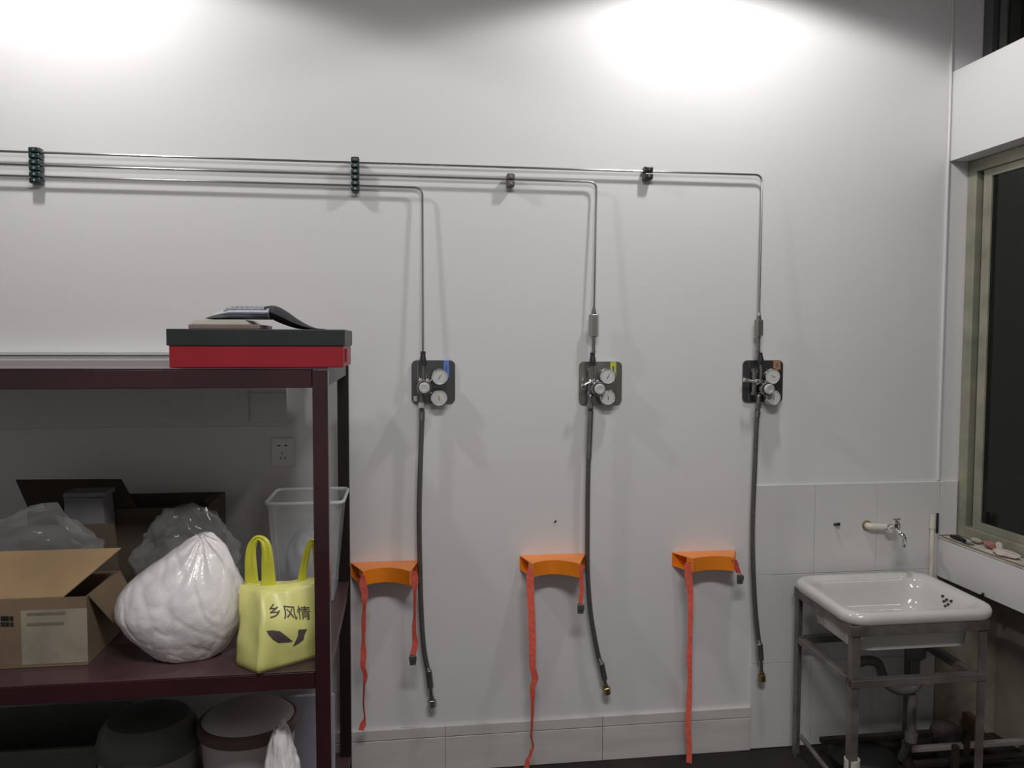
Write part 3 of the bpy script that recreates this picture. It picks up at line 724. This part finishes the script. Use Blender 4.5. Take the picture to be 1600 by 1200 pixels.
# clear tub
t = thing('clear_tub', 'clear plastic storage tub with rolled rim behind the right rack post', 'tub', (-.3, -.2, ZM))
TX0, TX1, TY0, TY1 = -.425, -.195, -.36, -.12; TZ = at(548, 757, -.12).z
TZ = 1.09
bm = NB()
i_ = .02
bot = [(TX0 + i_, TY0 + i_), (TX1 - i_ * 1.6, TY0 + i_), (TX1 - i_ * 1.6, TY1 - i_), (TX0 + i_, TY1 - i_)]; topq = [(TX0, TY0), (TX1, TY0), (TX1, TY1), (TX0, TY1)]
vb = [bm.verts.new((x, y, ZM + .002)) for x, y in bot]; vt = [bm.verts.new((x, y, TZ)) for x, y in topq]
bm.faces.new(vb[::-1])
for k in range(4): bm.faces.new((vb[k], vb[(k + 1) % 4], vt[(k + 1) % 4], vt[k]))
es = [e for e in bm.edges if abs(e.verts[0].co.z - e.verts[1].co.z) > .05]; bmesh.ops.bevel(bm, geom=es, offset=.018, segments=4, affect='EDGES')
obj('tub_wall', bm, clear_t, t, smooth=50)
bm = NB(); r_ = .02; rim = []
for cx, cy, a0 in ((TX1 - r_, TY1 - r_, 0), (TX0 + r_, TY1 - r_, 90), (TX0 + r_, TY0 + r_, 180), (TX1 - r_, TY0 + r_, 270)):
    for k in range(5): a = math.radians(a0 + k * 22.5); rim.append(Vector((cx + (r_ + .005) * math.cos(a), cy + (r_ + .005) * math.sin(a), TZ)))
rim.append(rim[0]); tube(bm, rim, .0055, 8, cap=False); obj('tub_rim', bm, clearM('clear_rim_plastic', (.85, .87, .88), .6, .1), t, smooth=True)
# something pale behind yellow bag (white roll in tub)
def fp(p): return p
bm = blob((-.31, -.24, .875), (.075, .075, .11), 31, .10, fp, 4); onfloor(bm, ZM + .004)
tag(obj('grey_film_bundle', bm, M('grey_film', (.40, .40, .43), .4, bump=.4, bscale=25), smooth=60), 'bundle of grey plastic film inside the clear tub', 'bundle')

# ------------------------------------------------------------------ bottom shelf contents
ZB = .131
def vessel(name, label, cat, px, pyt, Y, r, m, mlid, lidh, group=None, knob=False):
    p = at(px, pyt, Y); t = thing(name, label, cat, (p.x, Y, ZB)); zt = p.z
    bm = NB(); lathe(bm, [(r * .8, ZB), (r * .84, ZB + .01), (r * .98, zt - lidh - .03), (r, zt - lidh)], (p.x, Y, 0), 36); obj('vessel_body', bm, m, t, smooth=True)
    bm = NB(); lathe(bm, [(r * 1.04, zt - lidh), (r * 1.05, zt - lidh * .85), (r * .97, zt - lidh * .45), (r * .80, zt - lidh * .15), (r * .5, zt - lidh * .02), (.002, zt)], (p.x, Y, 0), 36); obj('lid', bm, mlid, t, smooth=True)
    return t, p, zt
vessel('lidded_bin', 'grey round bin with dark domed lid on the bottom shelf', 'bin', 232, 1110, -.50, .138, binm, binlid, .105)
t, p, zt = vessel('white_bucket', 'white plastic bucket with faded red band on the bottom shelf', 'bucket', 388, 1104, -.50, .136, bucket, bucket, .06)
bm = NB(); lathe(bm, [(.1435, zt - .062), (.1455, zt - .055), (.1455, zt - .035), (.138, zt - .028)], (p.x, -.5, 0), 36); obj('red_band', bm, redlab, t, smooth=True)
def fu(p): return Vector((p.x * (1 - .3 * p.z), p.y, p.z))
p = at(442, 1170, -.70); bm = blob((p.x, -.72, .35), (.058, .055, .215), 51, .12, fu, 5, 2.2); onfloor(bm, ZB)
tag(obj('white_bundle', bm, bagw, smooth=70), 'knotted white plastic bundle beside the bucket on the bottom shelf', 'bundle')
bm = NB(); a_ = at(440, 1085, -.2); box(bm, a_.x, -.235, -.22, -.205, ZB, a_.z, .004)
tag(obj('pale_board', bm, M('pale_lilac_board', (.42, .42, .48), .5)), 'pale lilac board leaning at the rear right of the bottom shelf', 'board')
t = thing('black_crate', 'low black crate at the left end of the bottom shelf', 'crate', (-1.2, -.4, ZB))
a_ = at(150, 1165, -.45)
bm = NB(); x0, x1, y0, y1, z1 = -1.55, a_.x, -.45, -.15, a_.z; q = .006
box(bm, x0, x1, y0, y0 + q, ZB, z1); box(bm, x0, x1, y1 - q, y1, ZB, z1); box(bm, x0, x0 + q, y0 + q, y1 - q, ZB, z1); box(bm, x1 - q, x1, y0 + q, y1 - q, ZB, z1); box(bm, x0 + q, x1 - q, y0 + q, y1 - q, ZB, ZB + q)
obj('crate_body', bm, binlid, t)
bm = NB(); box(bm, x0 - .008, x1 + .008, y0 - .008, y0, z1 - .02, z1, .002); box(bm, x1, x1 + .008, y0, y1, z1 - .02, z1, .002); obj('crate_rim', bm, binlid, t)

# ------------------------------------------------------------------ sink
SX0, SX1, SY0, SY1, SZ = 1.462, 2.018, -.508, -.045, .703
t = thing('sink_basin', 'white ceramic laundry sink basin with thick rounded rim', 'sink', ((SX0 + SX1) / 2, (SY0 + SY1) / 2, .56))
def rrect(x0, x1, y0, y1, r, z, n=6):
    o = []
    for cx, cy, a0 in ((x1 - r, y1 - r, 0), (x0 + r, y1 - r, 90), (x0 + r, y0 + r, 180), (x1 - r, y0 + r, 270)):
        for k in range(n + 1): a = math.radians(a0 + 90 * k / n); o.append(Vector((cx + r * math.cos(a), cy + r * math.sin(a), z)))
    return o
def loft(bm, rings, cap0=True, cap1=True):
    R_ = [[bm.verts.new(p) for p in r] for r in rings]; n = len(R_[0])
    for a, b in zip(R_, R_[1:]):
        for k in range(n): bm.faces.new((a[k], a[(k + 1) % n], b[(k + 1) % n], b[k]))
    if cap0: bm.faces.new(R_[0][::-1])
    if cap1: bm.faces.new(R_[-1])
def R2(i, r, z): return rrect(SX0 + i, SX1 - i, SY0 + i, SY1 - i, max(r, .01), z)
bm = NB()
loft(bm, [R2(.075, .06, .575), R2(.055, .06, .582), R2(.045, .06, .655)], True, False); loft(bm, [R2(.045, .06, .655), R2(.045, .05, .662)], False, False)
# outer side, rim roll, inner bowl in one loft
bm.free(); bm = NB()
rings = [R2(.085, .05, .548), R2(.064, .06, .556), R2(.055, .065, .645), R2(.053, .065, .660), R2(.006, .075, .664), R2(0, .08, .674), R2(0, .08, .688), R2(.005, .078, .698), R2(.014, .072, SZ), R2(.028, .066, .7015), R2(.044, .06, .696), R2(.056, .06, .684),
         R2(.066, .06, .64), R2(.074, .06, .60), R2(.10, .05, .572), R2(.13, .04, .566)]
loft(bm, rings); sk = obj('bowl', bm, ceramic, t, smooth=40)
# drain ring and overflow holes on the right inner wall
bm = NB(); lathe(bm, [(.034, .5665), (.034, .569), (.024, .569), (.022, .567), (.002, .567)], (1.84, -.29, 0), 24); obj('drain_ring', bm, chrome, t, smooth=True)
bm = NB()
xw = SX1 - .0635
for dy, dz in ((-.27, .672), (-.295, .667), (-.32, .670), (-.283, .657), (-.308, .654), (-.295, .644)):
    cyl(bm, (xw + (.662 - dz) * -.15 - .004, dy, dz), (xw + .02, dy, dz), .0042, 10)
obj('overflow_holes', bm, ink_m, t)
# stand
t = thing('sink_stand', 'grey angle-iron stand carrying the ceramic sink', 'stand', ((SX0 + SX1) / 2, (SY0 + SY1) / 2, 0))
def legat(x0, y0, dx, dy, w=.029, q=.005, z1=.655, m=galv):
    bm = NB(); xa, xb = sorted((x0, x0 + dx * w)); ya, yb = sorted((y0, y0 + dy * q)); box(bm, xa, xb, ya, yb, .0, z1)
    xa, xb = sorted((x0, x0 + dx * q)); ya, yb = sorted((y0 + dy * q, y0 + dy * w)); box(bm, xa, xb, ya, yb, .0, z1); obj('leg', bm, m, t)
GX0, GX1, GY0, GY1 = 1.482, 1.972, -.494, -.06
legat(GX0, GY0, 1, 1); legat(GX1, GY0, -1, 1); legat(GX0, GY1, 1, -1); legat(GX1, GY1, -1, -1)
def bar(a, b, c, d, z0, z1, nm): obj(nm, bx(a, b, c, d, z0, z1, bev=.001, seg=1), galv, t)
bar(GX0 - .004, GX1 + .004, GY0 - .006, GY0 - .0005, .628, .662, 'top_rail'); bar(GX0 - .006, GX0 - .0005, GY0, GY1, .628, .662, 'top_rail'); bar(GX0, GX1, GY1 + .0005, GY1 + .006, .628, .66, 'top_rail')
bar(GX1 + .0005, GX1 + .006, GY0, GY1 - .04, .628, .66, 'top_rail')
bar(GX0, GX1, GY0 - .004, GY0 + .026, .452, .477, 'cross_bar'); bar(GX0 - .003, GX0 + .024, GY0 + .036, GY1 - .036, .452, .475, 'cross_bar')
bar(GX0 + .035, GX1 - .035, GY1 - .026, GY1, .445, .470, 'cross_bar')
P = [(GX1 - .025, GY0 + .035), (GX1, GY0 + .035), (GX1, GY1 - .035), (GX1 - .025, GY1 - .035)]
bm = NB(); hull(bm, [(x, y, .440) for x, y in P], [(x, y, .466) for x, y in P]); obj('cross_bar', bm, galv, t)
# diagonal foot brace, low
bm = NB(); tube(bm, [(GX0 + .02, GY1 - .03, .085), (GX0 + .02, GY0 + .03, .06)], .009, 8); obj('foot_brace', bm, galv, t)
bm = NB(); cyl(bm, (GX0 + .021, GY0 + .021, .0), (GX0 + .021, GY0 + .021, .20), .026, 20); obj('foot_sleeve', bm, pvc_w, t, smooth=True)['label'] = 'white plastic foot sleeve'
# the stand and basin are a little out of square
for o in list(COL.objects):
    if o.type == 'MESH' and o.parent and o.parent.name in ('sink_basin', 'sink_stand'):
        for v in o.data.vertices: v.co.x += .05 * v.co.y
# drain
t = thing('drain_pipe', 'dark grey drain pipe with trap under the sink', 'drain pipe', (1.84, -.29, .02))
bm = NB(); lathe(bm, [(.020, .45), (.034, .462), (.036, .50), (.030, .53), (.030, .546)], (1.842, -.29, 0), 24); obj('drain_cup', bm, pvc_g, t, smooth=True)
Y = -.29
bm = NB(); tube(bm, fillet([(1.842, Y, .45), (1.842, Y, .36), (1.842, Y, .335)], .01), .016, 14); obj('tail_pipe', bm, pvc_g, t, smooth=True)
bm = NB(); tube(bm, smooth_path([at(1338, 1036, Y), at(1355, 1032, Y), at(1371, 1036, Y), at(1378, 1052, Y), at(1386, 1068, Y), at(1405, 1078, Y), at(1425, 1076, Y), at(1436, 1064, Y)], 6), .0175, 14); obj('trap_bend', bm, pvc_g, t, smooth=True)
bm = NB(); tube(bm, fillet([at(1426, 1085, Y), at(1424, 1120, Y), at(1425, 1150, Y), (1.86, -.2, .03)], .03), .0155, 14); obj('waste_pipe', bm, pvc_g, t, smooth=True)
bm = NB(); cyl(bm, at(1424, 1145, Y), at(1423, 1158, Y), .022, 18); obj('coupling', bm, pvc_g, t, smooth=True)

# ------------------------------------------------------------------ tap
fy = -.0095
t = thing('bib_tap', 'chrome bib tap on a white plastic stub above the sink', 'tap', (1.94, -.01, .84))
a_ = at(1357, 822, -.022); b_ = at(1388, 823, -.022)
bm = NB(); tube(bm, fillet([(a_.x, fy, a_.z), (a_.x, -.028, a_.z), (b_.x - .01, -.028, b_.z), (b_.x - .01, -.06, b_.z)], .012), .0135, 14); obj('supply_stub', bm, pvc_w, t, smooth=True)
bm = NB(); cyl(bm, (a_.x, fy - .001, a_.z), (a_.x, fy - .006, a_.z), .020, 18); obj('brass_flange', bm, brass, t, smooth=True)
cx, cz = at(1401, 822, -.07).x, at(1401, 822, -.07).z
bm = NB(); cyl(bm, (b_.x - .01, -.045, b_.z), (b_.x - .01, -.058, b_.z), .018, 18, bev=.002); cyl(bm, (b_.x - .008, -.055, b_.z), (cx, -.07, cz), .0095, 14); obj('tap_tail', bm, chrome, t, smooth=True)
bm = NB(); cyl(bm, (cx, -.07, cz - .016), (cx, -.07, cz + .014), .0135, 18, bev=.002); obj('tap_body', bm, chrome, t, smooth=True)
bm = NB(); tube(bm, smooth_path([(cx, -.07, cz - .008), at(1405, 832, -.10), at(1411, 838, -.115), at(1413, 846, -.12), at(1412, 855, -.12)], 6), [.0095] * 24 + [.0105], 14) if False else tube(bm, smooth_path([(cx, -.07, cz - .008), at(1405, 832, -.10), at(1411, 838, -.115), at(1413, 846, -.12), at(1412, 855, -.12)], 6), .0092, 14); obj('spout', bm, chrome, t, smooth=True)
bm = NB(); cyl(bm, (cx, -.07, cz + .014), (cx, -.07, cz + .024), .0085, 14); box(bm, cx - .019, cx + .014, -.076, -.064, cz + .022, cz + .031, .003); obj('tap_handle', bm, chrome, t, smooth=True)

# peg in the wall
p = at(1306, 819, -.012)
bm = NB(); tube(bm, [(p.x - .006, -.0092, p.z - .002), (p.x + .004, -.03, p.z + .004)], [.004, .007], 10)
tag(obj('wall_plug', bm, black_m, smooth=True), 'small black plug sticking out of the tiles left of the tap', 'plug')
# tiny stain screw on wall left of hose
p = at(867, 815, 0); bm = NB(); tube(bm, [(p.x - .004, -.001, p.z - .004), (p.x + .004, -.006, p.z + .005)], [.0015, .003], 8)
tag(obj('wall_nail', bm, black_m), 'tiny dark nail in the wall left of the middle hose', 'nail')
# corner pipe
bm = NB(); a_ = at(1461, 800, -.03)
xq = 2.085
tube(bm, fillet([(xq, -.024, .72), (xq, -.024, .955)], .01) if False else [(xq, -.024, .58), (xq, -.024, .915)], .009, 12); 
t = thing('corner_pipe', 'off-white water pipe standing in the corner behind the sink', 'pipe', (xq, -.024, .58))
obj('riser', bm, pvc_w, t, smooth=True)
bm = NB(); tube(bm, [(xq, -.024, .862), (xq, -.024, .905)], .012, 12); obj('pipe_socket', bm, pvc_w, t, smooth=True)
obj('dark_strip', bx(2.110, 2.1165, -.016, -.0095, .84, .92), black_m, t)
# things on the sill
p = Vector((2.165, -.07, .8265))
t = thing('scraper', 'small black-handled scraper lying on the window sill near the corner', 'tool', p)
bm = NB(); tube(bm, [(2.150, -.045, .835), (2.150, -.085, .837), (2.150, -.125, .835)], [.006, .0095, .007], 10); obj('handle', bm, black_m, t, smooth=True)
obj('blade', bx(2.138, 2.162, -.165, -.124, .8275, .8295), fsteel, t)
def chunk(name, c, s, m, seed, label, cat):
    bm = blob(c, s, seed, .45, None, 2, 1.6); mz = min(v.co.z for v in bm.verts); 
    for v in bm.verts: v.co.z += .8265 - mz
    tag(obj(name, bm, m), label, cat)
chunk('brick_chunk', (2.18, -.22, .84), (.012, .035, .014), brickr, 2, 'reddish broken brick chunk on the window sill', 'rubble')
chunk('mortar_chunk', (2.165, -.32, .84), (.03, .06, .010), M('pinkish_mortar', (.52, .43, .39), .9, bump=.7), 5, 'flat pinkish mortar slab on the window sill', 'rubble')
chunk('mortar_chunk', (2.185, -.14, .84), (.012, .028, .010), rawwall_m, 8, 'small grey mortar lump on the window sill next to the scraper', 'rubble')
chunk('foam_chunk', (2.178, -.27, .84), (.008, .016, .022), plaster, 9, 'small upright white foam scrap on the window sill', 'rubble')
bm = NB(); tube(bm, smooth_path([(2.124, -.03, .829), (2.122, -.15, .8285), (2.121, -.28, .829), (2.123, -.6, .8285), (2.124, -1.2, .829)], 6), .003, 8)
tag(obj('sill_cable', bm, M('yellowed_cable', (.22, .17, .09), .6), smooth=True), 'thin brownish cable along the front edge of the window sill', 'cable')
bm = NB(); tube(bm, [(2.112, -.275, .672), (2.108, -.285, .680)], [.006, .004], 8)
tag(obj('apron_screw', bm, black_m), 'black screw head at the lower edge of the tiled apron', 'screw')

# ------------------------------------------------------------------ low things on the floor under the sink
t = thing('floor_rack', 'low dark iron frame with two taupe bars on the floor under the sink', 'frame', (2.0, -.2, 0))
def fbar(x0, x1, y, z0, z1, m, d=.025): obj('bar', bx(x0, x1, y, y + d, z0, z1, bev=.001, seg=1), m, t)
fbar(1.56, 2.015, -.165, .085, .105, rust); fbar(1.86, 2.38, -.22, .060, .076, taupe); fbar(1.86, 2.38, -.29, .046, .058, rust); fbar(1.70, 2.38, -.38, .030, .046, taupe)
for x, y in ((1.86, -.2), (2.10, -.2), (1.98, -.3)): obj('upright', bx(x, x + .02, y - .03, y - .01, .0, .135, bev=.001, seg=1), rust, t)
bm = NB(); lathe(bm, [(.001, .0), (.055, .0), (.063, .02), (.065, .06), (.055, .10), (.03, .12), (.001, .122)], (2.095, -.13, 0), 24)
tag(obj('dark_pot', bm, M('dark_pot_plastic', (.07, .06, .055), .6), smooth=True), 'dark rounded plastic pot on the floor behind the drain pipe', 'pot')
bm = NB(); lathe(bm, [(.001, .0), (.10, .0), (.12, .05), (.11, .07), (.08, .085), (.001, .09)], (1.70, -.20, 0), 24)
tag(obj('black_basin', bm, binlid if False else M('black_basin_plastic', (.012, .012, .012), .6), smooth=True), 'low black basin upside down on the floor under the sink', 'basin')
bm = NB(); P = [(2.220, -.05), (2.290, -.05), (2.290, -.12), (2.220, -.12)]
hull(bm, [(x, y, 0) for x, y in P], [(x - (.04 if x > 2.25 else 0), y, .12) for x, y in P])
tag(obj('rusty_wedge', bm, M('rust_brown', (.08, .045, .03), .8)), 'rusty brown wedge standing in the corner behind the sink stand', 'wedge')
